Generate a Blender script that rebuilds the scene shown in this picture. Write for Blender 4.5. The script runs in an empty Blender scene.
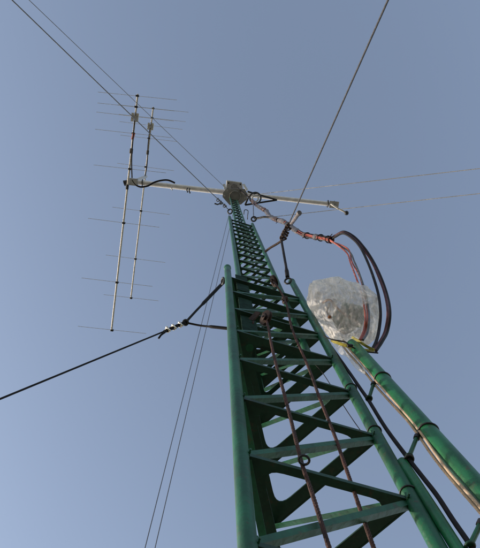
import bpy, bmesh, math, random
from mathutils import Vector, Matrix, noise
R = math.radians
random.seed(7)
SC = bpy.context.scene
COL = SC.collection
U = 0.72                      # metres per layout unit (distance from the camera's plumb line to the left leg)
EYE = 1.65                    # camera height

# ------------------------------------------------------------------ camera
F = 620.0; CX, CY = 240.0, 274.0
up = Vector((218.54-CX, -(145.15-CY), -F)).normalized()      # zenith in camera space
dn = Vector((0, -1, 0)); ay = (dn-up*dn.dot(up)).normalized(); ax = ay.cross(up)
M3 = Matrix((ax, ay, up))                                    # camera space -> world space
cam = bpy.data.cameras.new('camera'); co = bpy.data.objects.new('camera', cam); COL.objects.link(co)
co.matrix_world = Matrix.Translation((0, 0, EYE)) @ M3.to_4x4()
cam.sensor_fit = 'VERTICAL'; cam.sensor_height = 24; cam.lens = 24*F/548
cam.clip_start = 0.02; cam.clip_end = 5000
SC.camera = co

# ------------------------------------------------------------------ sky and sun
SUN_AZ = 165.0; SUN_EL = 13.0                                # azimuth measured from +X towards +Y
w = bpy.data.worlds.new('World'); SC.world = w; w.use_nodes = True
nt = w.node_tree; bg = nt.nodes['Background']
sk = nt.nodes.new('ShaderNodeTexSky'); sk.sky_type = 'NISHITA'; sk.sun_disc = False
sk.sun_elevation = R(SUN_EL); sk.sun_rotation = R(90-SUN_AZ)
sk.air_density = 1.0; sk.dust_density = 1.05; sk.ozone_density = 1.0; sk.altitude = 0
hs = nt.nodes.new('ShaderNodeHueSaturation'); hs.inputs['Saturation'].default_value = 0.80; hs.inputs['Hue'].default_value = 0.506
nt.links.new(sk.outputs[0], hs.inputs['Color']); nt.links.new(hs.outputs[0], bg.inputs['Color'])
bg.inputs['Strength'].default_value = 0.14
sl = bpy.data.lights.new('sun', 'SUN'); so = bpy.data.objects.new('sun', sl); COL.objects.link(so)
sl.energy = 2.0; sl.angle = R(1.2); sl.color = (1.0, 0.88, 0.74)
sd = Vector((math.cos(R(SUN_AZ))*math.cos(R(SUN_EL)), math.sin(R(SUN_AZ))*math.cos(R(SUN_EL)), math.sin(R(SUN_EL))))
so.rotation_euler = sd.to_track_quat('Z', 'Y').to_euler(); so.location = (-5, 1, 9)
SC.view_settings.view_transform = 'Standard'; SC.view_settings.look = 'None'
SC.view_settings.exposure = 1.1; SC.view_settings.gamma = 1.0; SC.view_settings.use_curve_mapping = False
try:
    SC.cycles.max_bounces = 8; SC.cycles.transparent_max_bounces = 16
except Exception: pass

# ------------------------------------------------------------------ helpers
def P(px, py, z):
    """place in the world seen at photo pixel (px,py) at height z units above the camera"""
    d = M3 @ Vector((px-CX, -(py-CY), -F))
    t = z*U/d.z
    return Vector((0, 0, EYE)) + d*t
def PL(px, py, la, lb, off=0.):
    """place on the pixel's sight line nearest to the line la-lb, off metres nearer the eye"""
    o = Vector((0, 0, EYE)); d = (M3 @ Vector((px-CX, -(py-CY), -F))).normalized(); e = (lb-la).normalized()
    w_ = o-la; b = d.dot(e); t = (b*e.dot(w_)-d.dot(w_))/(1-b*b)
    return o+d*(t-off)
def W(x, y, z): return Vector((x*U, y*U, z*U+EYE))

def tagp(o, label=None, cat=None, group=None, kind=None):
    if label: o['label'] = label
    if cat: o['category'] = cat
    if group: o['group'] = group
    if kind: o['kind'] = kind
    return o
def empty(name, loc, label, cat, group=None):
    o = bpy.data.objects.new(name, None); COL.objects.link(o); o.location = loc; o.empty_display_size = .1
    return tagp(o, label, cat, group)
def obj(name, bm, mat, parent=None, smooth=True, angle=65):
    bmesh.ops.recalc_face_normals(bm, faces=bm.faces)
    if parent is not None:
        off = parent_world(parent)
        bmesh.ops.translate(bm, verts=bm.verts, vec=-off)
        org = Vector((0, 0, 0))
    else: org = None
    me = bpy.data.meshes.new(name)
    # move the origin to the piece's own middle
    if bm.verts:
        c = Vector((0, 0, 0))
        for v in bm.verts: c += v.co
        c /= len(bm.verts)
        bmesh.ops.translate(bm, verts=bm.verts, vec=-c)
    else: c = Vector((0, 0, 0))
    bm.to_mesh(me); bm.free()
    if smooth:
        for p in me.polygons: p.use_smooth = True
        try: me.set_sharp_from_angle(angle=R(angle))
        except Exception: pass
    me.materials.append(mat)
    o = bpy.data.objects.new(name, me); COL.objects.link(o)
    o.location = c
    if parent is not None: o.parent = parent
    return o
def parent_world(p):
    v = p.location.copy()
    while p.parent is not None:
        p = p.parent; v += p.location
    return v
def frames(pts):
    n = len(pts); T = []
    for i in range(n):
        a = pts[max(i-1, 0)]; b = pts[min(i+1, n-1)]
        T.append((b-a).normalized())
    ref = Vector((0, 0, 1)) if abs(T[0].z) < .9 else Vector((1, 0, 0))
    N = (ref-T[0]*ref.dot(T[0])).normalized(); out = []
    for t in T:
        N = (N-t*N.dot(t)).normalized(); out.append((t, N, t.cross(N)))
    return out
def tube(bm, pts, r, seg=8, cap=True):
    pts = [Vector(p) for p in pts]
    rs = r if isinstance(r, (list, tuple)) else [r]*len(pts)
    rings = []
    for p, (t, n, b), rr in zip(pts, frames(pts), rs):
        rings.append([bm.verts.new(p+(n*math.cos(2*math.pi*k/seg)+b*math.sin(2*math.pi*k/seg))*rr) for k in range(seg)])
    for i in range(len(rings)-1):
        for k in range(seg):
            bm.faces.new((rings[i][k], rings[i][(k+1) % seg], rings[i+1][(k+1) % seg], rings[i+1][k]))
    if cap:
        bm.faces.new(rings[0][::-1]); bm.faces.new(rings[-1])
    return bm
def sweep(bm, prof, p0, p1, side):
    """extrude a 2D profile (a along side, b along the third axis) from p0 to p1"""
    t = (p1-p0).normalized(); s = (side-t*side.dot(t)).normalized(); u = s.cross(t)
    if u.z < 0: u = -u
    r0 = [bm.verts.new(p0+s*a+u*b) for a, b in prof]; r1 = [bm.verts.new(p1+s*a+u*b) for a, b in prof]
    n = len(prof)
    for k in range(n): bm.faces.new((r0[k], r0[(k+1) % n], r1[(k+1) % n], r1[k]))
    bm.faces.new(r0[::-1]); bm.faces.new(r1)
def box(bm, c, a, b, d):
    """box with half vectors a,b,d around c"""
    v = [bm.verts.new(c+a*i+b*j+d*k) for i in (-1, 1) for j in (-1, 1) for k in (-1, 1)]
    for f in ((0, 1, 3, 2), (4, 6, 7, 5), (0, 4, 5, 1), (2, 3, 7, 6), (0, 2, 6, 4), (1, 5, 7, 3)): bm.faces.new([v[i] for i in f])
def bev(bm, w=.002, seg=2):
    bmesh.ops.bevel(bm, geom=list(bm.edges), offset=w, segments=seg, affect='EDGES', profile=.6, clamp_overlap=True)
def torus(bm, c, ax_, R0, r, n=20, m=7, a0=0, a1=2*math.pi, bend=None):
    ax_ = ax_.normalized(); q = ax_.orthogonal().normalized(); s = ax_.cross(q)
    full = abs(a1-a0-2*math.pi) < 1e-6
    k = n if full else n+1
    rings = []
    for i in range(k):
        a = a0+(a1-a0)*i/n; d = q*math.cos(a)+s*math.sin(a)
        rings.append([bm.verts.new(c+d*(R0+r*math.cos(2*math.pi*j/m))+ax_*r*math.sin(2*math.pi*j/m)) for j in range(m)])
    for i in range(n):
        A = rings[i]; B = rings[(i+1) % k]
        for j in range(m): bm.faces.new((A[j], A[(j+1) % m], B[(j+1) % m], B[j]))
    if not full: bm.faces.new(rings[0][::-1]); bm.faces.new(rings[-1])
def spline(pts, n=8):
    pts = [Vector(p) for p in pts]; out = []
    for i in range(len(pts)-1):
        p0 = pts[max(i-1, 0)]; p1 = pts[i]; p2 = pts[i+1]; p3 = pts[min(i+2, len(pts)-1)]
        for k in range(n):
            t = k/n
            out.append(.5*((2*p1)+(p2-p0)*t+(2*p0-5*p1+4*p2-p3)*t*t+(3*p1-p0-3*p2+p3)*t**3))
    out.append(pts[-1]); return out
def resample(pts, step):
    out = [pts[0]]; acc = 0
    for a, b in zip(pts, pts[1:]):
        L = (b-a).length; d = step-acc
        while d <= L: out.append(a.lerp(b, d/L)); d += step
        acc = (L-(d-step))
    out.append(pts[-1]); return out
def rope_strands(bm, pts, r, strands=3, pitch=.04, seg=5, step=None):
    """a laid rope: strands twisted round one another"""
    pts = resample([Vector(p) for p in pts], step or pitch/7)
    fr = frames(pts)
    for s in range(strands):
        q = []; d = 0
        for i, (p, (t, n, b)) in enumerate(zip(pts, fr)):
            if i: d += (pts[i]-pts[i-1]).length
            a = 2*math.pi*(d/pitch+s/strands)+1.5*noise.noise(Vector((d*6, 2, 0)))
            q.append(p+(n*math.cos(a)+b*math.sin(a))*r*(.52+.14*noise.noise(Vector((d*25, s*3., 1)))))
        tube(bm, q, r*.56, seg)

# ------------------------------------------------------------------ materials
def mat(name, col, rough=.5, metal=0., var=.25, scale=12., bump=.0, bscale=80., col2=None, spec=.5, mixlo=.4, mixhi=.65, coat=0):
    m = bpy.data.materials.new(name); m.use_nodes = True; n = m.node_tree; L = n.links.new
    b = n.nodes['Principled BSDF']; b.inputs['Roughness'].default_value = rough; b.inputs['Metallic'].default_value = metal
    b.inputs['Specular IOR Level'].default_value = spec; b.inputs['Coat Weight'].default_value = coat
    tc = n.nodes.new('ShaderNodeNewGeometry')
    nz = n.nodes.new('ShaderNodeTexNoise'); nz.inputs['Scale'].default_value = scale; nz.inputs['Detail'].default_value = 6
    nz.inputs['Roughness'].default_value = .62
    L(tc.outputs['Position'], nz.inputs['Vector'])
    rp = n.nodes.new('ShaderNodeValToRGB'); rp.color_ramp.elements[0].position = mixlo; rp.color_ramp.elements[1].position = mixhi
    c2 = col2 or [c*(1-var) for c in col]
    rp.color_ramp.elements[0].color = (*col, 1); rp.color_ramp.elements[1].color = (*c2, 1)
    L(nz.outputs['Fac'], rp.inputs['Fac']); L(rp.outputs['Color'], b.inputs['Base Color'])
    rr = n.nodes.new('ShaderNodeMapRange'); rr.inputs['To Min'].default_value = max(rough-.1, .05); rr.inputs['To Max'].default_value = min(rough+.15, 1)
    L(nz.outputs['Fac'], rr.inputs['Value']); L(rr.outputs[0], b.inputs['Roughness'])
    if bump:
        n2 = n.nodes.new('ShaderNodeTexNoise'); n2.inputs['Scale'].default_value = bscale; n2.inputs['Detail'].default_value = 4
        L(tc.outputs['Position'], n2.inputs['Vector'])
        bp = n.nodes.new('ShaderNodeBump'); bp.inputs['Strength'].default_value = bump; bp.inputs['Distance'].default_value = .004
        L(n2.outputs['Fac'], bp.inputs['Height']); L(bp.outputs[0], b.inputs['Normal'])
    return m
def paint(name, col, rough):
    """old brushed enamel: patchy colour, chalky spots, a few rust freckles"""
    m = mat(name, col, rough, 0, .45, 9, .4, 60, spec=.5)
    n = m.node_tree; L = n.links.new; b = n.nodes['Principled BSDF']
    src = b.inputs['Base Color'].links[0].from_socket
    g = n.nodes.new('ShaderNodeNewGeometry'); v = n.nodes.new('ShaderNodeTexNoise'); v.inputs['Scale'].default_value = 30; v.inputs['Detail'].default_value = 8
    v.inputs['Roughness'].default_value = .75; L(g.outputs['Position'], v.inputs['Vector'])
    mp = n.nodes.new('ShaderNodeMapping'); mp.inputs['Scale'].default_value = (70, 70, 5); L(g.outputs['Position'], mp.inputs['Vector'])
    sv = n.nodes.new('ShaderNodeTexNoise'); sv.inputs['Scale'].default_value = 1; sv.inputs['Detail'].default_value = 5; L(mp.outputs[0], sv.inputs['Vector'])
    sr = n.nodes.new('ShaderNodeMapRange'); sr.inputs['From Min'].default_value = .3; sr.inputs['From Max'].default_value = .7; sr.inputs['To Min'].default_value = .78; sr.inputs['To Max'].default_value = 1.2
    L(sv.outputs['Fac'], sr.inputs['Value'])
    mu = n.nodes.new('ShaderNodeVectorMath'); mu.operation = 'SCALE'; L(src, mu.inputs[0]); L(sr.outputs[0], mu.inputs['Scale']); src = mu.outputs[0]
    r = n.nodes.new('ShaderNodeValToRGB'); r.color_ramp.elements[0].position = .57; r.color_ramp.elements[1].position = .68
    r.color_ramp.elements[0].color = (0, 0, 0, 1); r.color_ramp.elements[1].color = (.75, .75, .75, 1); L(v.outputs['Fac'], r.inputs['Fac'])
    mx = n.nodes.new('ShaderNodeMix'); mx.data_type = 'RGBA'; L(r.outputs['Color'], mx.inputs[0]); L(src, mx.inputs[6])
    mx.inputs[7].default_value = (.06, .032, .016, 1); L(mx.outputs[2], b.inputs['Base Color'])
    return m
GREEN = paint('green_enamel', (.004, .086, .036), .45)
GREEN2 = paint('green_pipe_enamel', (.007, .125, .042), .38)
DGREEN = paint('dark_green_enamel', (.004, .044, .023), .55)
RUST = mat('rusty_wire_rope', (.075, .030, .024), .85, .2, .5, 14, .6, 300, col2=(.032, .02, .02))
IRON = mat('rusty_iron', (.055, .028, .02), .8, .2, .5, 60, .5, 200, col2=(.025, .016, .014))
BLACK = mat('black_cable_sheath', (.010, .007, .009), .72, 0, .4, 30, 0, spec=.3)
PURPLE = mat('dark_purple_cable_sheath', (.085, .022, .024), .6, 0, .4, 30, 0, spec=.3)
GREYC = mat('grey_cable_sheath', (.10, .10, .10), .5, 0, .4, 30, 0)
BROWNC = mat('brown_cable_sheath', (.16, .085, .06), .5, 0, .4, 30)
ORANGE = mat('orange_cable_sheath', (.40, .085, .05), .5, 0, .35, 30, 0)
BEIGE = mat('beige_cable_sheath', (.50, .36, .24), .5, 0, .3, 30, 0)
TAPE = mat('bundle_tape', (.16, .14, .15), .55, 0, .5, 50, .4, 150, col2=(.06, .05, .05))
TAPE2 = mat('brown_bundle_tape', (.20, .11, .085), .6, 0, .5, 50, .4, 150, col2=(.07, .045, .04))
ROPE = mat('dark_guy_rope', (.045, .045, .055), .7, 0, .4, 60, .4, 300)
TROPE = mat('pale_guy_line', (.26, .25, .25), .7, 0, .3, 60, .3, 300)
WIRE = mat('grey_guy_wire', (.09, .09, .11), .5, .3, .3, 60)
WIRE2 = mat('pale_grey_guy_wire', (.13, .14, .17), .6, .1, .3, 60)
ALU = mat('weathered_aluminium', (.50, .48, .46), .55, .25, .25, 22, .15, 120)
ALUD = mat('dull_aluminium', (.28, .27, .26), .5, .7, .35, 30, .2, 120)
GALV = mat('galvanised_steel', (.52, .51, .51), .5, .15, .45, 7, .25, 80, col2=(.34, .33, .33))
GALVD = mat('dull_steel_plate', (.30, .30, .31), .6, .1, .45, 5, .25, 80, col2=(.19, .19, .195))
CHROME = mat('bright_steel_clamp', (.75, .66, .55), .22, 1., .2, 50)
DARKM = mat('dark_fitting', (.02, .02, .024), .5, .2, .3, 40)
YELLOW = mat('yellow_strap', (.42, .36, .04), .55, 0, .45, 60, .4, 250, col2=(.16, .15, .03))
WHITEP = mat('white_insulator', (.75, .72, .66), .4, 0, .3, 40)
COPPER = mat('copper_pipe', (.42, .2, .11), .35, .8, .4, 40)
def plastic():
    m = bpy.data.materials.new('plastic_sheet'); m.use_nodes = True; n = m.node_tree; L = n.links.new
    b = n.nodes['Principled BSDF']; b.inputs['Base Color'].default_value = (.88, .85, .84, 1); b.inputs['Roughness'].default_value = .38
    tl = n.nodes.new('ShaderNodeBsdfTranslucent'); tl.inputs[0].default_value = (.80, .77, .75, 1)
    tr = n.nodes.new('ShaderNodeBsdfTransparent'); tr.inputs[0].default_value = (.93, .93, .93, 1)
    g = n.nodes.new('ShaderNodeNewGeometry')
    wv = n.nodes.new('ShaderNodeTexNoise'); wv.inputs['Scale'].default_value = 16; wv.inputs['Detail'].default_value = 4; wv.inputs['Distortion'].default_value = 2.4
    mp = n.nodes.new('ShaderNodeMapping'); mp.inputs['Rotation'].default_value = (.5, .6, .3); mp.inputs['Scale'].default_value = (1.6, 1.0, .4); L(g.outputs['Position'], mp.inputs['Vector']); L(mp.outputs[0], wv.inputs['Vector'])
    bp = n.nodes.new('ShaderNodeBump'); bp.inputs['Strength'].default_value = .9; bp.inputs['Distance'].default_value = .012
    L(wv.outputs['Fac'], bp.inputs['Height'])
    for s in (b, tl): L(bp.outputs[0], s.inputs['Normal'])
    a = n.nodes.new('ShaderNodeMixShader'); a.inputs[0].default_value = .45; L(b.outputs[0], a.inputs[1]); L(tl.outputs[0], a.inputs[2])
    rp = n.nodes.new('ShaderNodeValToRGB'); rp.color_ramp.elements[0].position = .38; rp.color_ramp.elements[1].position = .62
    rp.color_ramp.elements[0].color = (.07, .07, .07, 1); rp.color_ramp.elements[1].color = (.50, .50, .50, 1)
    L(wv.outputs['Fac'], rp.inputs['Fac'])
    c = n.nodes.new('ShaderNodeMixShader'); L(rp.outputs['Color'], c.inputs[0]); L(a.outputs[0], c.inputs[1]); L(tr.outputs[0], c.inputs[2])
    L(c.outputs[0], n.nodes['Material Output'].inputs['Surface'])
    return m
PLASTIC = plastic()
SOIL = mat('dry_grassy_ground', (.22, .19, .14), .95, 0, .5, 1.5, .8, 30, col2=(.11, .11, .06))
CONC = mat('concrete', (.32, .31, .29), .9, 0, .25, 5, .5, 60)

BOOM = mat('pale_boom_paint', (.80, .77, .80), .6, 0, .22, 14, .2, 90)
# ------------------------------------------------------------------ the setting
bm = bmesh.new(); bmesh.ops.create_grid(bm, x_segments=90, y_segments=90, size=1500)
for v in bm.verts:
    d = v.co.length
    v.co.z = noise.noise(v.co*.006)*2.5*min(d/300, 1)
tagp(obj('ground', bm, SOIL), kind='structure')

# ------------------------------------------------------------------ the lattice tower
XL, WD, TH = .074, .6272, .2965
LEG = [Vector((XL, 1, 0)), Vector((XL+WD*math.cos(TH), 1+WD*math.sin(TH), 0)), Vector((XL+WD*math.cos(TH+math.pi/3), 1+WD*math.sin(TH+math.pi/3), 0))]
G = (LEG[0]+LEG[1]+LEG[2])/3
def legs_of(s, shift=(0, 0)): return [G+Vector((shift[0], shift[1], 0))+(l-G)*s for l in LEG]
bm = bmesh.new(); g0 = W(G.x, G.y, 0); g0.z = .07
box(bm, g0, Vector((.45, .12, 0)), Vector((-.12, .45, 0)), Vector((0, 0, .09))); bev(bm, .02)
tagp(obj('concrete_pad', bm, CONC), kind='structure')
TB = W(G.x, G.y, 0); TB.z = .16
tower = empty('lattice_tower', TB, 'tall green triangular telescoping steel lattice tower seen from its foot', 'tower')
ZG = (.16-EYE)/U

def zpt(l, z): return W(l.x, l.y, z)
def leg(l, z0, z1, r, lean=0):
    bm = bmesh.new(); n = 16
    a, b = zpt(l, z0), zpt(l, z1); b.x += lean*U
    tube(bm, [a, a.lerp(b, .34), a.lerp(b, .67), b-Vector((0, 0, .012)), b-Vector((0, 0, .003)), b], [r, r, r, r, r*.93, r*.7], n)
    return obj('leg', bm, GREEN, tower)
def tri_plate(ls, z, wid, thick, fillet, r):
    """a level frame: three flat bars meeting in filleted corners inside the three legs"""
    bm = bmesh.new()
    c = (ls[0]+ls[1]+ls[2])/3*U; pts = [l*U for l in ls]; n = 3; inner = []; outer = []
    edges = []
    for i in range(3):
        a, b = pts[i], pts[(i+1) % 3]; d = (b-a).normalized(); nn = Vector((-d.y, d.x, 0))
        if nn.dot(c-a) < 0: nn = -nn
        edges.append((a, d, nn, wid[i]))
    def isect(e, f, oe, of):
        a, d, nn, _ = e; b, g, mm, _ = f
        p = a+nn*oe; q = b+mm*of
        det = d.x*(-g.y)+g.x*d.y; rx, ry = q.x-p.x, q.y-p.y
        t = (rx*(-g.y)+g.x*ry)/det
        return p+d*t
    K = 6
    for i in range(3):
        e0, e1 = edges[(i-1) % 3], edges[i]
        ov = isect(e0, e1, r*.15, r*.15)
        iv = isect(e0, e1, e0[3], e1[3])
        p0 = iv-e0[1]*fillet; p2 = iv+e1[1]*fillet
        for k in range(K+1):
            t = k/K
            inner.append(p0*(1-t)**2+iv*2*t*(1-t)+p2*t*t)
            outer.append(ov)
    N = len(inner); H = z*U+EYE
    def ring(L_, h): return [bm.verts.new((p.x, p.y, h)) for p in L_]
    i0, i1 = ring(inner, H), ring(inner, H+thick)
    oc = [outer[k*(K+1)] for k in range(3)]
    o0, o1 = ring(oc, H), ring(oc, H+thick)
    for (ii, oo) in ((i0, o0), (i1, o1)):
        for k in range(3):
            b = k*(K+1)
            for j in range(K): bm.faces.new((oo[k], ii[b+j], ii[b+j+1]))
            bm.faces.new((oo[k], ii[b+K], ii[(b+K+1) % N], oo[(k+1) % 3]))
    for k in range(N): bm.faces.new((i0[k], i0[(k+1) % N], i1[(k+1) % N], i1[k]))
    for k in range(3): bm.faces.new((o0[k], o0[(k+1) % 3], o1[(k+1) % 3], o1[k]))
    return bm, edges
def add_flange(bm, edges, z, h, t, r):
    H = z*U+EYE
    for i, (a, d, nn, _) in enumerate(edges):
        L = (edges[(i+1) % 3][0]-a).length
        p = a+d*r*.9; q = a+d*(L-r*.9)
        for v in (p, q): v.z = H
        c = (p+q)/2+nn*(r*.15-t*.5-.0003)+Vector((0, 0, h/2-.001)); box(bm, c, d*(q-p).length/2, nn*t/2, Vector((0, 0, h/2)))
def diag(a, b, inward, w, t, m=GREEN):
    bm = bmesh.new()
    prof = [(0, 0), (w, 0), (w, t), (t, t), (t, w), (0, w)]
    sweep(bm, prof, a, b, inward)
    return obj('diagonal_brace', bm, m, tower, smooth=False)
def section(s, shift, z0, z1, r, dz, zref, wid, fil, bw, bt, zbar0=None, tops=None):
    ls = legs_of(s, shift)
    for i, l in enumerate(ls): leg(l, z0, tops[i] if tops else z1, r, -.024 if (tops and i == 1) else 0)
    c = (ls[0]+ls[1]+ls[2])/3
    k0 = math.ceil(((zbar0 if zbar0 is not None else z0)+.04-zref)/dz); k1 = math.floor((z1-.05-zref)/dz)
    for k in range(k0, k1+1):
        z = zref+k*dz
        up_ = tops and k >= 4
        bm, ed = tri_plate(ls, z, (.03, .045, .054) if up_ else wid, .0045, .08 if up_ else fil, r); add_flange(bm, ed, z, bw*.75, .004, r)
        obj('level_frame', bm, DGREEN, tower, smooth=False)
        if z+dz > z1-.03: continue
        for i in range(3):
            a, b = ls[i], ls[(i+1) % 3]
            d = (b-a).normalized(); nn = Vector((-d.y, d.x, 0))
            if nn.dot(c-a) < 0: nn = -nn
            off = Vector((0, 0, .006)); rr = r*.75/U
            A = zpt(a+d*rr, z)+off+nn*.004; B = zpt(b-d*rr, z+dz)-off*1.5+nn*.004
            diag(A, B, nn, bw, bt)
    return ls
Z0, DZ, CAP = 1.4136, .472, 5.2
ROUT = .0267*U
LO = section(1.0, (0, 0), ZG, CAP, ROUT, DZ, Z0, (.021, .042, .040), .055, .018, .003, None, (5.07, 5.36, 5.2))
MID_TOP = 9.75
LM = section(.60, (0, 0), 3.3, MID_TOP, .0165, .38, 3.40, (.013, .017, .017), .025, .011, .003)
TOP_TOP = 14.4
LT = section(.27, (.012, 0), 8.9, TOP_TOP, .011, .46, 9.1, (.011, .013, .013), .012, .010, .0025)
# weld beads where bars meet the legs low down
def weld(p, a, b, r):
    bm = bmesh.new(); q = []
    for i in range(9):
        t = i/8; q.append(p+a*(t-.5)+b*(.0015*math.sin(i*2.1)))
    tube(bm, q, [r*(.7+.5*random.random()) for _ in q], 6); obj('weld_bead', bm, GREEN, tower)
for k in range(0, 5):
    z = Z0+k*DZ
    for i in (0, 1):
        l = LO[i]; d = (LO[1]-LO[0]).normalized()*(1 if i == 0 else -1); nrm = Vector((d.y, -d.x, 0)) if i == 0 else Vector((-d.y, d.x, 0))
        if nrm.y > 0: nrm = -nrm
        p = zpt(l, z)+d*ROUT*.94+nrm*ROUT*.3-Vector((.024*U*(z-ZG)/(5.36-ZG) if i == 1 else 0, 0, 0))
        weld(p+Vector((0, 0, .008)), Vector((0, 0, .03)), nrm, .0026)
        weld(p-Vector((0, 0, .003)), -nrm*.03, Vector((0, 0, 1)), .0028)
# caps and collars
for l, zc, lean in zip(LO, (5.07, 5.36, 5.2), (0, -.024, 0)):
    bm = bmesh.new(); p = zpt(l, zc); p.x += lean*U; tube(bm, [p-Vector((0, 0, .03)), p-Vector((0, 0, .026)), p+Vector((0, 0, .002)), p+Vector((0, 0, .008))], [ROUT*1.01, ROUT*1.12, ROUT*1.12, ROUT*.8], 16)
    obj('leg_cap', bm, GREEN, tower)
for k in range(-1, 4):
    z = Z0+k*DZ
    bm = bmesh.new(); torus(bm, zpt(LO[1], z+.055)-Vector((.024*U*(z-ZG)/(5.36-ZG), 0, 0)), Vector((.06, .03, 1)), ROUT+.0014, .0026, 20, 6)
    obj('tie_ring', bm, DARKM, tower)
SHADE = mat('dark_shade_plate', (.010, .034, .022), .85, 0, .5, 30, .3, spec=.15)  # near-black green, shade of the tower interior put into the colour
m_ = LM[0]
for za, zb in ((3.32, 3.86), (3.90, 4.44), (4.48, 5.02)):  # added dark plates covering the inner leg, in place of interior shade
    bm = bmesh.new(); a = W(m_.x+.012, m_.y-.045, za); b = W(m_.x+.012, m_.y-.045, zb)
    box(bm, (a+b)/2, Vector((.034, .010, 0)), Vector((-.0006, .002, 0)), Vector((0, 0, (b.z-a.z)/2))); obj('shade_plate', bm, SHADE, tower, smooth=False)
# long guide rail welded behind the right leg low down
RA, RB = zpt(LO[1], 0), zpt(LO[1], 5)
gr = [PL(x, y, RA, RB) for x, y in ((402, 462), (414.5, 481), (436, 514.5), (457, 548), (497, 612))]
bm = bmesh.new(); tube(bm, gr, .0145, 14); obj('guide_rail', bm, GREEN2, tower)
bm = bmesh.new(); torus(bm, PL(409, 459.5, RA, RB), (gr[1]-gr[0]), .012, .0035, 18, 7); obj('rail_clamp', bm, DARKM, tower)

# ------------------------------------------------------------------ hoist ropes and sheaves
def pt(x, y, z): return W(x, y, z)
def line_px(pts): return [P(*p) for p in pts]
# each rope hangs about 8 cm in front of the front face
r1 = [P(266.8, 321, 3.46), P(268.5, 329, 3.30), P(274, 356, 2.83), P(287.5, 406, 2.29), P(301, 460, 1.90), P(311, 490, 1.74), P(329, 547, 1.48), P(352, 620, 1.25)]
r2 = [P(273, 281, 4.80), P(281, 292, 4.45), P(287, 306, 4.02), P(292.5, 330, 3.51), P(308, 366, 2.96), P(320, 399, 2.58), P(333, 431, 2.29), P(347, 471, 2.01), P(372, 543, 1.64), P(400, 620, 1.38)]
for pts, lab in ((r1, 'rusty wire rope down the tower front, the left one with a steel ring'),
                 (r2, 'rusty wire rope down the tower front, the right one without a ring')):
    t = empty('hoist_rope', pts[-1], lab, 'rope', 'rusty hoist ropes on the tower front')
    bm = bmesh.new(); rope_strands(bm, spline(pts, 5), .0051, 5, .05, 6); obj('wire_strands', bm, RUST, t)
    if pts is r1:
        bm = bmesh.new(); c = P(304, 460, 1.86); torus(bm, c, Vector((.25, -.1, 1)), .0125, .0032, 22, 8); obj('ring', bm, DARKM, t)
def sheave(px, py, z, rad, axis, lab):
    c = P(px, py, z); t = empty('pulley', c, lab, 'pulley', 'rusty hoist pulleys'); axis = axis.normalized()
    q = axis.orthogonal().normalized()
    bm = bmesh.new(); pr = [(-.008, rad*.25), (-.008, rad), (-.004, rad), (0, rad*.82), (.004, rad), (.008, rad), (.008, rad*.25)]
    tube(bm, [c+axis*a for a, _ in pr], [b for _, b in pr], 22); obj('wheel', bm, IRON, t)
    for s in (-1, 1):
        bm = bmesh.new(); w_ = Vector((0, 0, 1)); v = axis.cross(w_).normalized()
        box(bm, c+axis*s*.012+w_*rad*.35, axis*.002, v*rad*.42, w_*rad*1.1); bev(bm, .002, 1); obj('side_plate', bm, IRON, t)
    bm = bmesh.new(); tube(bm, [c-axis*.02, c+axis*.02], .005, 10); obj('axle', bm, DARKM, t)
    bm = bmesh.new(); torus(bm, c+Vector((0, 0, rad*1.6)), q, .011, .0035, 16, 7); obj('shackle', bm, IRON, t)
    return t
sheave(266, 318, 3.50, .034, Vector((1, .6, .3)), 'larger rusty pulley at the top of the left hoist rope')
sheave(274, 281, 4.82, .036, Vector((1, -.3, .4)), 'rusty pulley by the right rim of the outer section top')
sheave(285, 300, 4.30, .022, Vector((1, .2, .2)), 'small rusty pulley midway up the right hoist rope')
# equaliser bar of the hoist between both ropes
t = empty('hoist_hook', P(258, 322, 3.5), 'rusty hook plate hanging inside the tower beside the larger pulley', 'hook')
bm = bmesh.new(); a = P(253, 321, 3.7); b = P(261, 313, 3.75)
sweep(bm, [(-.004, 0), (.004, 0), (.004, .03), (-.004, .03)], a, b, Vector((0, 1, 0))); obj('plate', bm, IRON, t, smooth=False)
bm = bmesh.new(); torus(bm, P(252, 325, 3.65), Vector((1, .4, 0)), .015, .004, 16, 7, 0, 4.6); obj('hook', bm, IRON, t)

# ------------------------------------------------------------------ the side mast pipe and what it carries
m0 = W(.848, 1.10, 1.95); m1 = W(.783, 1.135, 3.42)
def mast_at(z): return m0.lerp(m1, ((z*U+EYE)-m0.z)/(m1.z-m0.z))
MR = .0250
mb = mast_at(ZG)
mast = empty('side_mast', mb, 'thick bright green steel pipe clamped beside the right leg of the tower', 'pipe')
bm = bmesh.new(); tube(bm, [mast_at(ZG), mast_at(0), mast_at(1.5), mast_at(2.6), mast_at(3.44), mast_at(3.455)], [MR, MR, MR, MR, MR, MR*.8], 24); obj('pipe', bm, GREEN2, mast)
def standoff(pa, pb):
    bm = bmesh.new(); a = PL(*pa, m0, m1, MR*.6); b = PL(*pb, RA, RB); tube(bm, [a, b], .0062, 10); obj('standoff_arm', bm, GREEN, mast)
    ax_ = (m1-m0).normalized(); c = m0+ax_*(a-m0).dot(ax_)
    bm = bmesh.new(); torus(bm, c, ax_+Vector((.25, -.2, 0)), MR+.0025, .0035, 24, 6); obj('clamp_band', bm, DARKM, mast)
    bm = bmesh.new(); torus(bm, b, Vector((.1, .05, 1)), .009, .004, 14, 6); obj('clamp_foot', bm, DGREEN, mast)
    bm = bmesh.new(); d = (b-a).normalized(); tube(bm, [a-d*.006, a+d*.008], .0095, 8); obj('clamp_bolt', bm, DARKM, mast)
standoff((373.5, 384), (369, 398.5))
standoff((417, 437), (409, 457))
standoff((481, 523), (470, 546))

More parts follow.
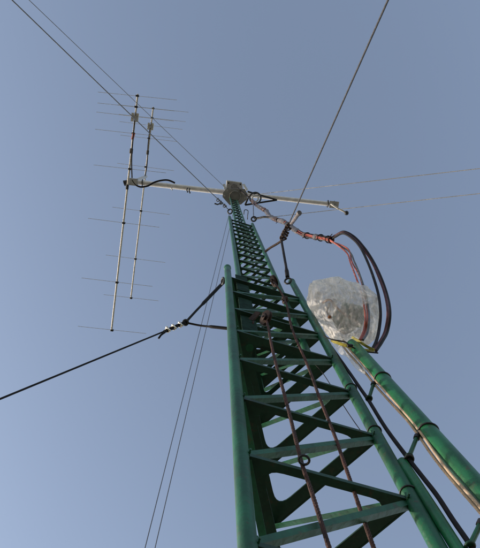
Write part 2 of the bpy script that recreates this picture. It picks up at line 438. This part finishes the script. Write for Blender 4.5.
def cable(name, pts, r, m, lab, cat='cable', group=None, seg=8, n=8):
    bm = bmesh.new(); tube(bm, spline(pts, n), r, seg)
    return tagp(obj(name, bm, m), lab, cat, group)
bp = [(340, 341), (346.5, 350), (356, 361), (363, 369), (372, 380.5), (380, 390), (395, 406.5), (408, 420.5), (420, 437), (431, 453), (445, 471), (462, 491), (482, 514), (540, 585)]
cable('control_cable', [PL(x, y+.8, m0, m1, .006) for x, y in bp], .0042, BEIGE, 'beige cable along the green pipe, the one farther from the pipe', group='beige cables along the green pipe')
cable('control_cable', [PL(x+3.3, y-.9+(.6 if i % 3 == 1 else 0), m0, m1, MR+.006) for i, (x, y) in enumerate(bp)], .0042, BEIGE, 'beige cable along the green pipe, the one touching the pipe', group='beige cables along the green pipe')
cable('feeder_cable', [PL(*p, RA, RB, -.01) for p in [(330, 345), (349, 372), (360, 388), (369, 401), (386, 428.5), (409, 459.5), (423, 477.5), (437, 495.5), (453, 520), (471, 546), (520, 618)]], .0062, BLACK, 'black cable between the right leg and the green pipe')
cable('thin_wire', [P(*p) for p in [(311, 361, 3.3), (322, 372, 3.2), (338, 397, 3.0), (349, 414, 2.9), (358, 427, 2.8), (372, 446, 2.7)]], .0016, BLACK, 'thin black wire crossing the inside of the tower by the right leg')

# --- gear motor under a plastic bag
bc = P(343, 318, 4.14)
gb = empty('gear_motor', bc, 'greenish geared rotator motor wrapped up in the clear plastic bag', 'motor')
bm = bmesh.new(); c = P(344, 321, 4.12); tube(bm, [c-Vector((0, 0, .06)), c-Vector((0, 0, .055)), c+Vector((0, 0, .05)), c+Vector((0, 0, .06))], [.04, .05, .05, .03], 24); obj('housing', bm, GREEN2, gb)
bm = bmesh.new(); c = P(352, 315, 4.22); box(bm, c, Vector((.05, .01, 0)), Vector((-.01, .045, 0)), Vector((0, 0, .06))); bev(bm, .008); obj('gearbox', bm, GREEN2, gb)
bm = bmesh.new(); tube(bm, spline([P(323, 303, 4.04), P(330, 300, 4.00), P(338, 309, 3.96), P(350, 318, 3.98), P(358, 324, 4.02)], 6), .006, 8); obj('copper_tube', bm, COPPER, gb)
bm = bmesh.new(); tube(bm, spline([P(330, 303, 4.1), P(327, 312, 4.05), P(332, 318, 4.03), P(338, 328, 4.02)], 6), .004, 8); obj('hose', bm, IRON, gb)
bm = bmesh.new(); bmesh.ops.create_uvsphere(bm, u_segments=14, v_segments=8, radius=.009, matrix=Matrix.Translation(P(329.5, 317, 3.92))); obj('brass_nut', bm, COPPER, gb)
bm = bmesh.new(); torus(bm, P(345, 328, 3.96), Vector((.2, .3, 1)), .026, .006, 22, 8); obj('flange', bm, GALV, gb)
# the bag itself
bm = bmesh.new(); bmesh.ops.create_icosphere(bm, subdivisions=6, radius=1)
# outline of the bag as radii round its middle, in metres along image-like directions of the level plane
BZ_ = 4.15; BC = P(344, 316, BZ_); ex = (P(354, 316, BZ_)-BC).normalized(); ey = Vector((0, 0, 1)).cross(ex)
if (P(344, 326, BZ_)-BC).dot(ey) < 0: ey = -ey
k_ = BZ_/F*U*.96
out = [(0, 37), (30, 39), (50, 38), (75, 28), (100, 28), (125, 27), (155, 26), (180, 32), (203, 42), (222, 49), (250, 43), (275, 39), (300, 38), (320, 40), (340, 38), (360, 37)]
def rad(a):
    a %= 360
    for (a0, r0), (a1, r1_) in zip(out, out[1:]):
        if a0 <= a <= a1:
            t = (a-a0)/(a1-a0); t = t*t*(3-2*t); return (r0*(1-t)+r1_*t)*k_
neck = Vector((.1, 30*k_, -.06))
for v in bm.verts:
    d = v.co.normalized()
    a = math.degrees(math.atan2(d.y, d.x)); rr = rad(a)
    p = Vector((d.x*rr, d.y*rr, d.z*.19))
    f = p-Vector((.004, 34*k_, -.07)); dist = f.length; fd = f.normalized()
    w3 = Vector((noise.noise(d*1.6), noise.noise(d*1.6+Vector((5, 5, 5))), noise.noise(d*1.6+Vector((9, 1, 4)))))*.8
    q = d*1.7+w3
    fold = abs(noise.noise(fd*6.5+w3*1.2+Vector((2, 8, 3))))*min(1, dist/(30*k_))
    cr = .75*abs(noise.noise(q))+.30*abs(noise.noise(q*2.3+Vector((1, 7, 2))))+.45*fold
    p *= 1.08-.26*cr
    v.co = BC+ex*p.x+ey*p.y+Vector((0, 0, p.z))
bag = obj('plastic_bag', bm, PLASTIC, angle=180); tagp(bag, 'crumpled clear plastic bag wrapped round the motor on top of the green pipe', 'plastic bag')
# trailing tail of the bag between leg and pipe
tail = bmesh.new(); rows = []
NV, NU = 26, 14
for i in range(NV):
    t = i/(NV-1)
    cpt = P(338+25*t, 336+36*t, 3.95-.98*t); wd = .050*(1-t)**.6+.002
    row = []
    for j in range(NU):
        s = j/(NU-1)*2-1
        q = cpt+ex*(s*wd)+Vector((0, 0, .018*math.sin(s*5+t*7)+.03*noise.noise(Vector((s*2, t*6, 3)))))-ey*(.01*math.cos(s*6+t*9))
        row.append(tail.verts.new(q))
    rows.append(row)
for i in range(NV-1):
    for j in range(NU-1): tail.faces.new((rows[i][j], rows[i+1][j], rows[i+1][j+1], rows[i][j+1]))
obj('bag_tail', tail, PLASTIC, bag, angle=180)
# yellow strap tying the bag round the pipe
st = empty('ratchet_strap', P(352, 345, 3.42), 'yellow webbing strap tying the plastic bag to the green pipe', 'strap')
for q, wdt in (([(331, 340, 3.40), (341, 344, 3.36), (356, 348.5, 3.32), (366, 350.5, 3.31), (374, 351.5, 3.33)], .008), ([(352, 337, 3.40), (360, 342, 3.36), (367, 346.5, 3.32), (374, 350, 3.30)], .006)):
    bm = bmesh.new(); pts = spline([P(*p) for p in q], 5)
    for a, b in zip(pts, pts[1:]): pass
    fr = frames(pts); rows = []
    for p, (tt, nn, bb) in zip(pts, fr):
        s = Vector((0, 0, 1)).cross(tt).normalized(); s = (s+Vector((0, 0, .5))).normalized(); n2 = s.cross(tt).normalized()
        rows.append([bm.verts.new(p+s*a_*wdt+n2*b_*.0015) for a_, b_ in ((-1, -1), (1, -1), (1, 1), (-1, 1))])
    for A, B in zip(rows, rows[1:]):
        for k in range(4): bm.faces.new((A[k], A[(k+1) % 4], B[(k+1) % 4], B[k]))
    bm.faces.new(rows[0]); bm.faces.new(rows[-1][::-1])
    obj('webbing', bm, YELLOW, st, smooth=False)
bm = bmesh.new(); box(bm, P(350, 345.5, 3.31), ex*.011, ey*.006, Vector((0, 0, .008))); bev(bm, .002); obj('buckle', bm, DARKM, st)
cable('tie_cord', [P(*p) for p in [(324, 336, 3.47), (332, 339.5, 3.36), (345, 342, 3.31), (350, 346, 3.29), (362, 351, 3.29), (378, 353, 3.32)]], .003, BLACK, 'thin dark cord knotted across the foot of the plastic bag', 'cord')

# ------------------------------------------------------------------ coaxial cable bundle
bun = empty('cable_bundle', P(290, 226, 7.6), 'thick taped bundle of coaxial cables sagging from the tower head down to the plastic bag', 'cables')
trunk = [(251, 199, 13.8), (255.5, 204.5, 12.6), (261, 208, 11.6), (266, 211, 10.8), (269.5, 216, 9.9), (276, 219.5, 9.1), (283, 221.5, 8.4), (289, 225.5, 7.7), (296, 230.5, 7.0), (303, 234.5, 6.5), (312, 236.5, 6.1), (322, 238, 5.75), (331, 240, 5.5)]
def strand(pts, r, m, ph, amp, name='coax_cable'):
    sp = spline([P(*p) for p in pts], 8); fr = frames(sp); q = []
    for i, (p, (t_, n_, b_)) in enumerate(zip(sp, fr)):
        a = ph+i*.07+.6*noise.noise(Vector((i*.05, ph, 0))); e = amp if not callable(amp) else amp(i/(len(sp)-1))
        q.append(p+(n_*math.cos(a)+b_*math.sin(a))*e)
    bm = bmesh.new(); tube(bm, q, r, 8); return obj(name, bm, m, bun)
tamp = lambda t: .020*(1-.35*t)
ends = [
 (ORANGE, .0048, [(340, 247.5, 5.25), (346, 252, 5.05), (350.5, 263, 4.75), (355.5, 276, 4.45), (360.5, 290, 4.2), (364, 305, 3.95), (365.5, 318, 3.7), (364, 330, 3.62), (359.5, 340, 3.47)]),
 (ORANGE, .0044, [(339, 243, 5.3), (347.5, 248.5, 5.1), (352, 262, 4.8), (359, 275, 4.5), (363.5, 289, 4.25), (366.5, 304, 4.0), (367.8, 318, 3.7), (365.5, 331, 3.62), (361, 340, 3.47)]),
 (GREYC, .0052, [(341, 246, 5.25), (348.5, 251, 5.05), (354.5, 262, 4.75), (359.5, 274, 4.45), (364.5, 289, 4.2), (367.8, 305, 3.95), (369, 318, 3.7), (367.5, 332, 3.57), (363, 340, 3.42)]),
 (PURPLE, .0070, [(335, 236, 5.5), (343.5, 232.5, 5.4), (353, 238, 5.2), (361, 246.5, 5.0), (371, 260, 4.75), (378.5, 276, 4.4), (385, 294, 4.1), (388, 312, 3.75), (385.5, 330, 3.62), (380, 342, 3.45), (374, 350, 3.34)]),
 (BLACK, .0072, [(335, 237, 5.45), (343.5, 233.5, 5.35), (354, 240, 5.15), (361, 248.5, 4.95), (367, 260.5, 4.7), (373, 276, 4.4), (378.5, 295, 4.1), (380.5, 313, 3.8), (379, 330, 3.62), (376, 342, 3.45), (372, 350, 3.34)]),
 (BLACK, .0068, [(336, 235, 5.55), (344, 231.5, 5.45), (354, 236.5, 5.25), (363, 246, 5.0), (372, 259, 4.75), (380.5, 276, 4.4), (387.2, 295, 4.1), (390, 313, 3.75), (387.5, 331, 3.62), (382, 342, 3.45), (376, 351, 3.34)]),
]
for k, (m, r, e) in enumerate(ends):
    # the run along the trunk, then its own loop to the bag
    sp1 = spline([P(*p) for p in trunk], 8); fr = frames(sp1); q = []
    N1 = len(sp1)
    for i, (p, (t_, n_, b_)) in enumerate(zip(sp1, fr)):
        a = k*2*math.pi/6+i*.028+.5*noise.noise(Vector((i*.04, k, 0))); q.append(p+(n_*math.cos(a)+b_*math.sin(a))*((.016 if k < 2 else .018)*(1-.35*i/N1)))
    sp2 = spline([q[-1]]+[P(*p) for p in e[(1 if k < 3 else 0):]], 8)
    bm = bmesh.new(); tube(bm, q+sp2[1:], r, 8); obj('coax_cable', bm, m, bun)
# tape wraps and ties round the trunk
sp1 = spline([P(*p) for p in trunk], 8); fr = frames(sp1)
n_s = len(sp1)
def wrap(i0, i1, m, r0, seed):
    rr = [r0*(1-.3*i/n_s)*(1+.28*noise.noise(Vector((i*.9, seed, 0)))) for i in range(i0, i1)]
    rr[0] *= .8; rr[-1] *= .8
    bm = bmesh.new(); tube(bm, [p+fr[i0+q_][1]*.006*noise.noise(Vector((q_*.5, seed, 4))) for q_, p in enumerate(sp1[i0:i1])], rr, 12); obj('tape_wrap', bm, m, bun)
for i0, i1, m, r0 in ((3, 8, TAPE2, .027), (10, 19, TAPE, .028), (19, 23, TAPE2, .031), (24, 39, TAPE, .028), (38, 43, TAPE2, .030), (43, 52, TAPE, .029), (53, 58, ROPE, .031),
                      (59, 68, TAPE, .028), (73, 76, TAPE2, .029), (82, 86, TAPE, .029)):
    wrap(i0, min(i1, n_s-1), m, r0, i0)
for i in (24, 43, 58, 76, 87, 93):
    if i >= n_s: continue
    p, (t_, n_, b_) = sp1[i], fr[i]; a = i*1.7; w_ = n_*math.cos(a)+b_*math.sin(a)
    bm = bmesh.new(); torus(bm, p, t_+w_*.2, .0225, .0035, 16, 6); tube(bm, [p+w_*.022, p+w_*.042+t_*.012], .003, 5); obj('cable_tie', bm, BLACK, bun)
# cable clamped together at the fork
bm = bmesh.new(); p = P(331, 240, 5.5); torus(bm, p, P(336, 239, 5.4)-P(326, 239, 5.6), .019, .006, 16, 6); obj('cable_tie', bm, PURPLE, bun)

# second lighter lead from the mid section top ring to the bundle
cable('coax_lead', [P(*p) for p in [(254, 218.5, 9.7), (259, 218, 9.7), (264, 217, 9.6), (270, 217.5, 9.6), (276, 220, 9.1)]], .013, TAPE, 'short grey lead from the middle section rim into the cable bundle')

# ------------------------------------------------------------------ tower head
hd = P(235, 195, 14.5)
ro = empty('rotator', hd, 'grey steel head plate and rotator box on the tower top', 'rotator')
def poly_plate(bm, pxs, z, t):
    v0 = [P(x, y, z) for x, y in pxs]; a = [bm.verts.new(v) for v in v0]; b = [bm.verts.new(v+Vector((0, 0, t))) for v in v0]; n = len(a)
    bm.faces.new(a[::-1]); bm.faces.new(b)
    for k in range(n): bm.faces.new((a[k], a[(k+1) % n], b[(k+1) % n], b[k]))
bm = bmesh.new(); poly_plate(bm, [(223, 192.5), (226.5, 188.5), (245, 189), (247.5, 194), (246.8, 199.5), (241, 204.5), (229.5, 205), (222.5, 197)], 14.45, .012); obj('head_plate', bm, GALVD, ro, smooth=False)
bm = bmesh.new(); poly_plate(bm, [(226.5, 180.5), (242, 182.5), (243.5, 191.5), (226, 190.5)], 14.9, .16); bev(bm, .012); obj('rotator_box', bm, GALV, ro)
for x, y in ((225, 196), (245, 198), (231, 203.3), (240, 203), (227.5, 190.5), (243, 191)):
    bm = bmesh.new(); p = P(x, y, 14.42); tube(bm, [p, p+Vector((0, 0, .014))], .012, 6); obj('bolt', bm, GALV, ro)
for a, b in (((224, 184), (226, 191)), ((243.5, 184), (247, 190))):
    bm = bmesh.new(); sweep(bm, [(-.02, 0), (.02, 0), (.02, .012), (-.02, .012)], P(*a, 14.85), P(*b, 14.7), Vector((1, 0, 0))); obj('side_bracket', bm, GALV, ro, smooth=False)
bm = bmesh.new(); c = P(234, 187, 14.8); tube(bm, [c-Vector((0, 0, .05)), c], .06, 16); obj('motor_can', bm, ALUD, ro)

for x, y in ((228.5, 183), (240.5, 184.3), (228, 188.8), (241.5, 190)):
    bm = bmesh.new(); p = P(x, y, 14.89); tube(bm, [p-Vector((0, 0, .015)), p+Vector((0, 0, .02))], .014, 6); obj('bolt', bm, DARKM, ro)
bm = bmesh.new(); tube(bm, spline([P(238, 188, 14.7), P(241, 191, 14.4), P(246, 195, 14.1), P(250, 198, 13.9)], 5), .014, 8); obj('cable_entry', bm, BLACK, ro)
bm = bmesh.new(); c = P(235, 196.5, 14.43); torus(bm, c, Vector((0, 0, 1)), .09, .010, 24, 6); obj('ring_flange', bm, GALVD, ro)
# ------------------------------------------------------------------ cross boom
BZ = 14.95
b0, b1 = P(127.5, 181.2, BZ), P(337, 204.8, BZ)
xb = empty('cross_boom', (b0+b1)/2, 'long pale aluminium crossarm lying across the tower head', 'crossarm')
bm = bmesh.new(); tube(bm, [b0, b0.lerp(b1, .25), b0.lerp(b1, .5)], [.044, .046, .046], 16); obj('boom_tube', bm, BOOM, xb)
bm = bmesh.new(); tube(bm, [b0.lerp(b1, .5), b0.lerp(b1, .75), b1], [.041, .040, .040], 16); obj('boom_tube', bm, BOOM, xb)
bdir = (b1-b0).normalized(); bside = Vector((0, 0, 1)).cross(bdir)
# truss brace under the right half
for a, b in (((247.5, 191.5), (277, 200)), ((277, 200), (245, 205)), ((245, 205), (249.5, 195))):
    bm = bmesh.new(); tube(bm, [P(*a, 14.5), P(*b, 14.5)], .015, 8); obj('brace', bm, DARKM, xb)
# end fittings
bm = bmesh.new(); p = P(126, 182, BZ); tube(bm, [P(130, 181.5, BZ-.02), P(124, 183.3, BZ-.02)], [.034, .05], 14); obj('end_cap', bm, DARKM, xb)
def ubolt(t_parent, p, axis, rr):
    bm = bmesh.new(); torus(bm, p, axis, rr, .010, 16, 6); obj('u_bolt', bm, DARKM, t_parent)
for f in (.012, .045, .07): ubolt(xb, b0.lerp(b1, f), bdir, .052)
bm = bmesh.new(); box(bm, P(132, 181.8, BZ-.12), bdir*.085, bside*.06, Vector((0, 0, .012))); obj('clamp_plate', bm, GALV, xb, smooth=False)
bm = bmesh.new(); box(bm, P(334, 204.7, BZ-.07), bdir*.08, bside*.060, Vector((0, 0, .012))); obj('clamp_plate', bm, GALV, xb, smooth=False)
for f in (.955, .985): ubolt(xb, b0.lerp(b1, f), bdir, .056)
bm = bmesh.new(); tube(bm, [P(331, 204, BZ-.15), P(338, 208.5, BZ-.3), P(345.5, 212.3, BZ-.3)], .016, 8); obj('end_arm', bm, ALU, xb)
bm = bmesh.new(); bmesh.ops.create_uvsphere(bm, u_segments=14, v_segments=10, radius=.04, matrix=Matrix.Translation(P(346.5, 213, BZ-.3))); obj('end_ball', bm, DARKM, xb)
for x, y, l in ((187.5, 188, 4.2), (189.8, 188.5, 4.6), (172, 186.8, 3.0)):
    bm = bmesh.new(); tube(bm, [P(x, y, BZ-.1), P(x-.7, y+l*.5, BZ-.15), P(x+.2, y+l, BZ-.2)], .012, 6); obj('hanger', bm, DARKM if x > 180 else GALV, xb)
bm = bmesh.new(); tube(bm, spline([P(*p, BZ-.12) for p in [(132, 180), (136, 185), (141, 187), (148, 185.8), (154, 182.5), (161, 180.5), (168, 180.2), (175, 183)]], 6), .015, 8)
tagp(obj('jumper_cable', bm, BLACK), 'black cable looping along the left end of the crossarm', 'cable')

# ------------------------------------------------------------------ the two yagi antennas
def yagi(z, ba, bb, elems, boxes, dots, lab, er, br, extra=None):
    A, B = P(*ba, z), P(*bb, z)
    t = empty('yagi_antenna', (A+B)/2, lab, 'antenna', 'long yagi antennas on the crossarm')
    bm = bmesh.new(); tube(bm, [A, (A+B)/2, B], br, 10); obj('boom', bm, ALU, t)
    ydir = (B-A).normalized()
    for (cx_, cy_), (lx, ly), (rx, ry) in elems:
        bm = bmesh.new(); c = P(cx_, cy_, z); h = Vector((0, 0, br+.006))
        l_, r_ = P(lx, ly, z), P(rx, ry, z)
        d = (r_-l_).normalized(); Ln = (r_-l_).length/2
        c = c.lerp((l_+r_)/2, .15)
        tube(bm, [c-d*Ln+h, c+h, c+d*Ln+h], er, 6); obj('element', bm, ALU, t)
        bm = bmesh.new(); box(bm, c, d*.028, ydir*.016, Vector((0, 0, .026))); bev(bm, .006, 1); obj('element_bracket', bm, DARKM, t)
    for (x, y) in boxes:
        bm = bmesh.new(); c = P(x, y, z)
        for s in (-1, 1): box(bm, c+d*s*.040, d*.020, ydir*.070, Vector((0, 0, .030)))
        obj('matching_box', bm, WHITEP, t)
        bm = bmesh.new()
        box(bm, c-Vector((0, 0, .035)), d*.055, ydir*.03, Vector((0, 0, .008))); obj('box_plate', bm, GALV, t, smooth=False)
    for (x, y, s_) in dots:
        bm = bmesh.new(); p = P(x, y, z); tube(bm, [p-ydir*.04, p+ydir*.04], br*1.6*s_, 8); obj('boom_joint', bm, DARKM, t)
    if extra: extra(t)
    return t
YZ1 = 14.75
def mm1(t):
    bm = bmesh.new(); tube(bm, [P(134, 133, YZ1-.05), P(132.3, 139.5, YZ1-.05)], .022, 8); obj('coax_stub', bm, ORANGE, t)
    bm = bmesh.new(); tube(bm, spline([P(134.5, 121, YZ1-.1), P(132.8, 140, YZ1-.1), P(131.6, 160, YZ1-.1), P(132, 178, YZ1-.15)], 5), .011, 6); obj('feed_line', bm, BLACK, t)
yagi(YZ1, (137.8, 94), (111.5, 331),
     [((137.2, 96), (98, 91.5), (177, 99.5)), ((136, 107), (97.5, 102.5), (175, 110.5)), ((135, 116.5), (96.5, 112), (174, 121)), ((133.2, 133.5), (95.5, 129), (172, 137.5)),
      ((129.8, 169), (93.5, 165), (166, 173)), ((123.6, 223), (88, 218.5), (159.5, 227.5)), ((117, 282.5), (81, 278), (152, 286.5)), ((112, 330.3), (77.5, 326.5), (146, 333.8))],
     [(135, 117.5)], [(131.2, 151, 1.1), (127.2, 187, 1.0)], 'lower and larger yagi antenna, leftmost, hung from the crossarm end', .0036, .0165, mm1)
YZ2 = 18.2
def mm2(t):
    c = P(146, 176.5, YZ2); bm = bmesh.new(); tube(bm, [P(132.5, 181.8, BZ), c], .03, 10); obj('mast_stub', bm, ALU, t)
    bm = bmesh.new(); tube(bm, spline([P(150, 128, YZ2-.1), P(148, 145, YZ2-.1), P(147, 165, YZ2-.1), P(145, 176, YZ2-.5)], 5), .011, 6); obj('feed_line', bm, BLACK, t)
yagi(YZ2, (153.3, 107), (130.8, 299),
     [((152.7, 108.5), (120, 104.5), (191, 112)), ((152, 118), (119, 114), (186, 121.5)), ((151, 125.5), (119, 121.5), (182, 129.5)), ((149.3, 138.5), (117, 134.5), (174, 141)),
      ((146, 167), (115, 163.5), (172, 171)), ((141, 211), (112, 207), (169.5, 214.5)), ((135.5, 259), (105.5, 255), (165, 262.5)), ((131, 298), (104, 294.8), (159, 301))],
     [(150.6, 126.5)], [(147.6, 152.5, 1.1)], 'upper and smaller-looking yagi antenna, just right of the other one', .0040, .0160, mm2)

# ------------------------------------------------------------------ guys
def ground_end(a, b):
    d = b-a; t = (0.02-a.z)/d.z; return a+d*t
def guy(name, att, edge, r, m, lab, sag=0., n=14, group='guy lines of the tower', strands=0, base=None):
    a = P(*att); b = P(*edge); g = ground_end(a, b)
    t = empty(name, g, lab, 'guy line', group)
    pts = []
    for i in range(n+1):
        s = i/n; p = a.lerp(g, s); p = p-Vector((0, 0, sag*4*s*(1-s))); pts.append(p)
    bm = bmesh.new()
    if strands: rope_strands(bm, pts, r, strands, r*7, 5)
    else: tube(bm, pts, r, 7)
    obj('line', bm, m, t)
    bm = bmesh.new(); d = (pts[-1]-pts[-2]).normalized(); tube(bm, [g+Vector((0, 0, .02)), g+d*.3], .009, 8); obj('anchor_rod', bm, GALV, t)
    return t, a, g
def clip(p, ax_, s, parent, m=CHROME):
    """wire rope clip: saddle and u-bolt"""
    ax_ = ax_.normalized(); q = ax_.orthogonal().normalized(); u = ax_.cross(q)
    bm = bmesh.new(); torus(bm, p, ax_, s, s*.28, 14, 6, 0, math.pi); tube(bm, [p+q*s, p+q*s-u*s*1.2], s*.28, 6); tube(bm, [p-q*s, p-q*s-u*s*1.2], s*.28, 6)
    obj('rope_clip', bm, m, parent)
    bm = bmesh.new(); box(bm, p-u*s*.7, q*s*1.4, u*s*.3, ax_*s*.5); bev(bm, s*.1, 1); obj('clip_saddle', bm, m, parent)
# A: rope from the knot at the right of the tower towards the upper right
ga, a, g = guy('guy_rope', (289, 223.5, 6.35), (388, 0, 3.9), .0048, ROPE, 'dark guy rope from the knotted bridle right of the tower, leaving at the top right')
d = (g-a).normalized()
bm = bmesh.new(); rope_strands(bm, [a, P(285, 232, 6.1), P(281.5, 241, 5.9)], .012, 3, .08); obj('knotted_rope', bm, IRON, ga)
for x, y, z in ((287.5, 228, 6.2), (285, 232.5, 6.1), (284, 235, 6.05), (282.7, 238, 5.95)): clip(P(x, y, z), a-P(281.5, 241, 5.9), .018, ga, IRON)
bm = bmesh.new(); tube(bm, spline([P(281.5, 241, 5.9), P(276, 244.5, 5.95), P(270, 248, 6.0), P(265.5, 251.5, 6.05)], 4), .0085, 8); obj('bridle', bm, IRON, ga)
bm = bmesh.new(); tube(bm, spline([P(281.5, 241, 5.9), P(284, 255, 5.6), P(286.3, 268, 5.3), P(287.5, 277, 5.15)], 4), [.0085]*9+[.013]*4, 8); obj('bridle', bm, BLACK, ga)
bm = bmesh.new(); torus(bm, P(288, 281, 5.06), Vector((.5, 1, .8)), .020, .006, 18, 8); obj('shackle', bm, DARKM, ga)
bm = bmesh.new(); tube(bm, [P(290.5, 225, 6.3), P(296, 217.5, 6.1), P(298.8, 213.5, 6.0)], [.012, .014, .012], 10); obj('turnbuckle', bm, TAPE, ga)
bm = bmesh.new(); tube(bm, [P(298.5, 214, 6.0), P(299.6, 212.6, 5.98)], .018, 10); obj('turnbuckle_eye', bm, TAPE, ga)
# B: left guy with bright clips
gb_, a, g = guy('guy_rope', (181, 324.5, 4.25), (0, 399, 2.9), .0040, BLACK, 'dark guy rope going down to the left, fastened with bright shiny clips')
d = (g-a).normalized()
K = P(185.5, 322.5, 4.28)
bm = bmesh.new(); rope_strands(bm, [K, P(170, 329, 4.12), P(164, 332, 4.07)], .0095, 3, .06); obj('doubled_rope', bm, BLACK, gb_)
for x, y, z in ((180, 325, 4.2), (173.5, 327.6, 4.14), (167.5, 330, 4.09)): clip(P(x, y, z), d, .0115, gb_)
bm = bmesh.new(); tube(bm, [P(167, 330.5, 4.08), P(161, 335, 4.02), P(158.5, 338.5, 4.0)], .005, 7); obj('rope_tail', bm, BLACK, gb_)
bm = bmesh.new(); torus(bm, K, Vector((.3, .4, 1)), .013, .006, 16, 7); obj('thimble', bm, DARKM, gb_)
bm = bmesh.new(); q = spline([K, P(195, 312, 4.5), P(206, 300.5, 4.75), P(219.5, 286.5, 5.05), P(225, 281, 5.12)], 5); tube(bm, q, [.0065 if i < 9 else .010 for i in range(len(q))], 8); obj('bridle', bm, BLACK, gb_)
bm = bmesh.new(); torus(bm, P(222.8, 281, 5.0), Vector((1, .2, .3)), .020, .006, 16, 7); obj('shackle', bm, DARKM, gb_)
bm = bmesh.new(); q = spline([K, P(200, 325.5, 4.25), P(214, 327, 4.2), P(229, 328.6, 4.15)], 5); tube(bm, q, [.0055 if i < 9 else .0085 for i in range(len(q))], 8); obj('bridle', bm, BLACK, gb_)
# C: two lines from the top towards the upper left
gc, a, g = guy('guy_rope', (229.5, 210.5, 9.7), (12, 0, 6.4), .0046, WIRE2, 'lower and darker of the two guy lines leaving at the top left')
for x, y in ((221, 203), (224.5, 206), (218, 200.2)): clip(P(x, y, 9.55), a-g, .017, gc, DARKM)
bm = bmesh.new(); torus(bm, P(230, 211.5, 9.65), Vector((.4, .3, 1)), .026, .008, 16, 7); obj('shackle', bm, DARKM, gc)
bm = bmesh.new(); tube(bm, [P(221, 203.2, 9.5), P(217.5, 204.5, 9.4), P(214.5, 203.5, 9.4)], .008, 6); obj('rope_tail', bm, ROPE, gc)
gc2, a, g = guy('guy_rope', (224, 186.5, 14.2), (29, 0, 9.6), .0038, WIRE2, 'upper and fainter of the two guy lines leaving at the top left')
# D: two pale lines to the right
gd, a, g = guy('guy_line', (247, 195.5, 14.2), (480, 168.5, 9.3), .0044, TROPE, 'upper of the two pale guy lines running off to the right')
gd2, a, g = guy('guy_line', (254, 219, 9.7), (480, 193.5, 7.1), .0032, TROPE, 'lower of the two pale guy lines running off to the right')
bm = bmesh.new(); torus(bm, P(253.8, 219, 9.62), Vector((.3, .6, 1)), .028, .009, 16, 7); obj('shackle', bm, DARKM, gd2)
# E: two thin lines to the foot of the picture
guy('guy_wire', (229.5, 213, 9.6), (145, 548, 3.6), .0023, WIRE, 'left of the two thin guy wires going down to the lower left')
guy('guy_wire', (233, 247, 14.1) if False else (235, 205, 14.2), (155, 548, 5.2), .0033, WIRE, 'right of the two thin guy wires, nearest the tower')
# small fittings round the top of the middle section
t = empty('wire_loop', P(255, 198, 13.6), 'small black wire coil hanging under the crossarm beside the head', 'wire coil')
bm = bmesh.new(); torus(bm, P(255.3, 198, 13.6), Vector((.1, .2, 1)), .088, .012, 24, 6); obj('coil', bm, DARKM, t)
bm = bmesh.new(); torus(bm, P(255.3, 198.6, 13.5), Vector((.0, .3, 1)), .048, .012, 20, 6); obj('inner_coil', bm, GALV, t)
cable('drop_wire', [P(253.2, 204, 12.2), P(253.4, 211, 11), P(253.6, 218, 9.8)], .006, WIRE, 'short thin wire hanging from the cable bundle to the middle section rim', 'wire')
cable('hook_wire', [P(*p, 9.75) for p in [(247.5, 219.5), (247.6, 215.5), (248, 210.8), (244.6, 210), (243.8, 214.5)]], .0045, DARKM, 'small bent wire hook beside the top of the middle section', 'wire', n=4)
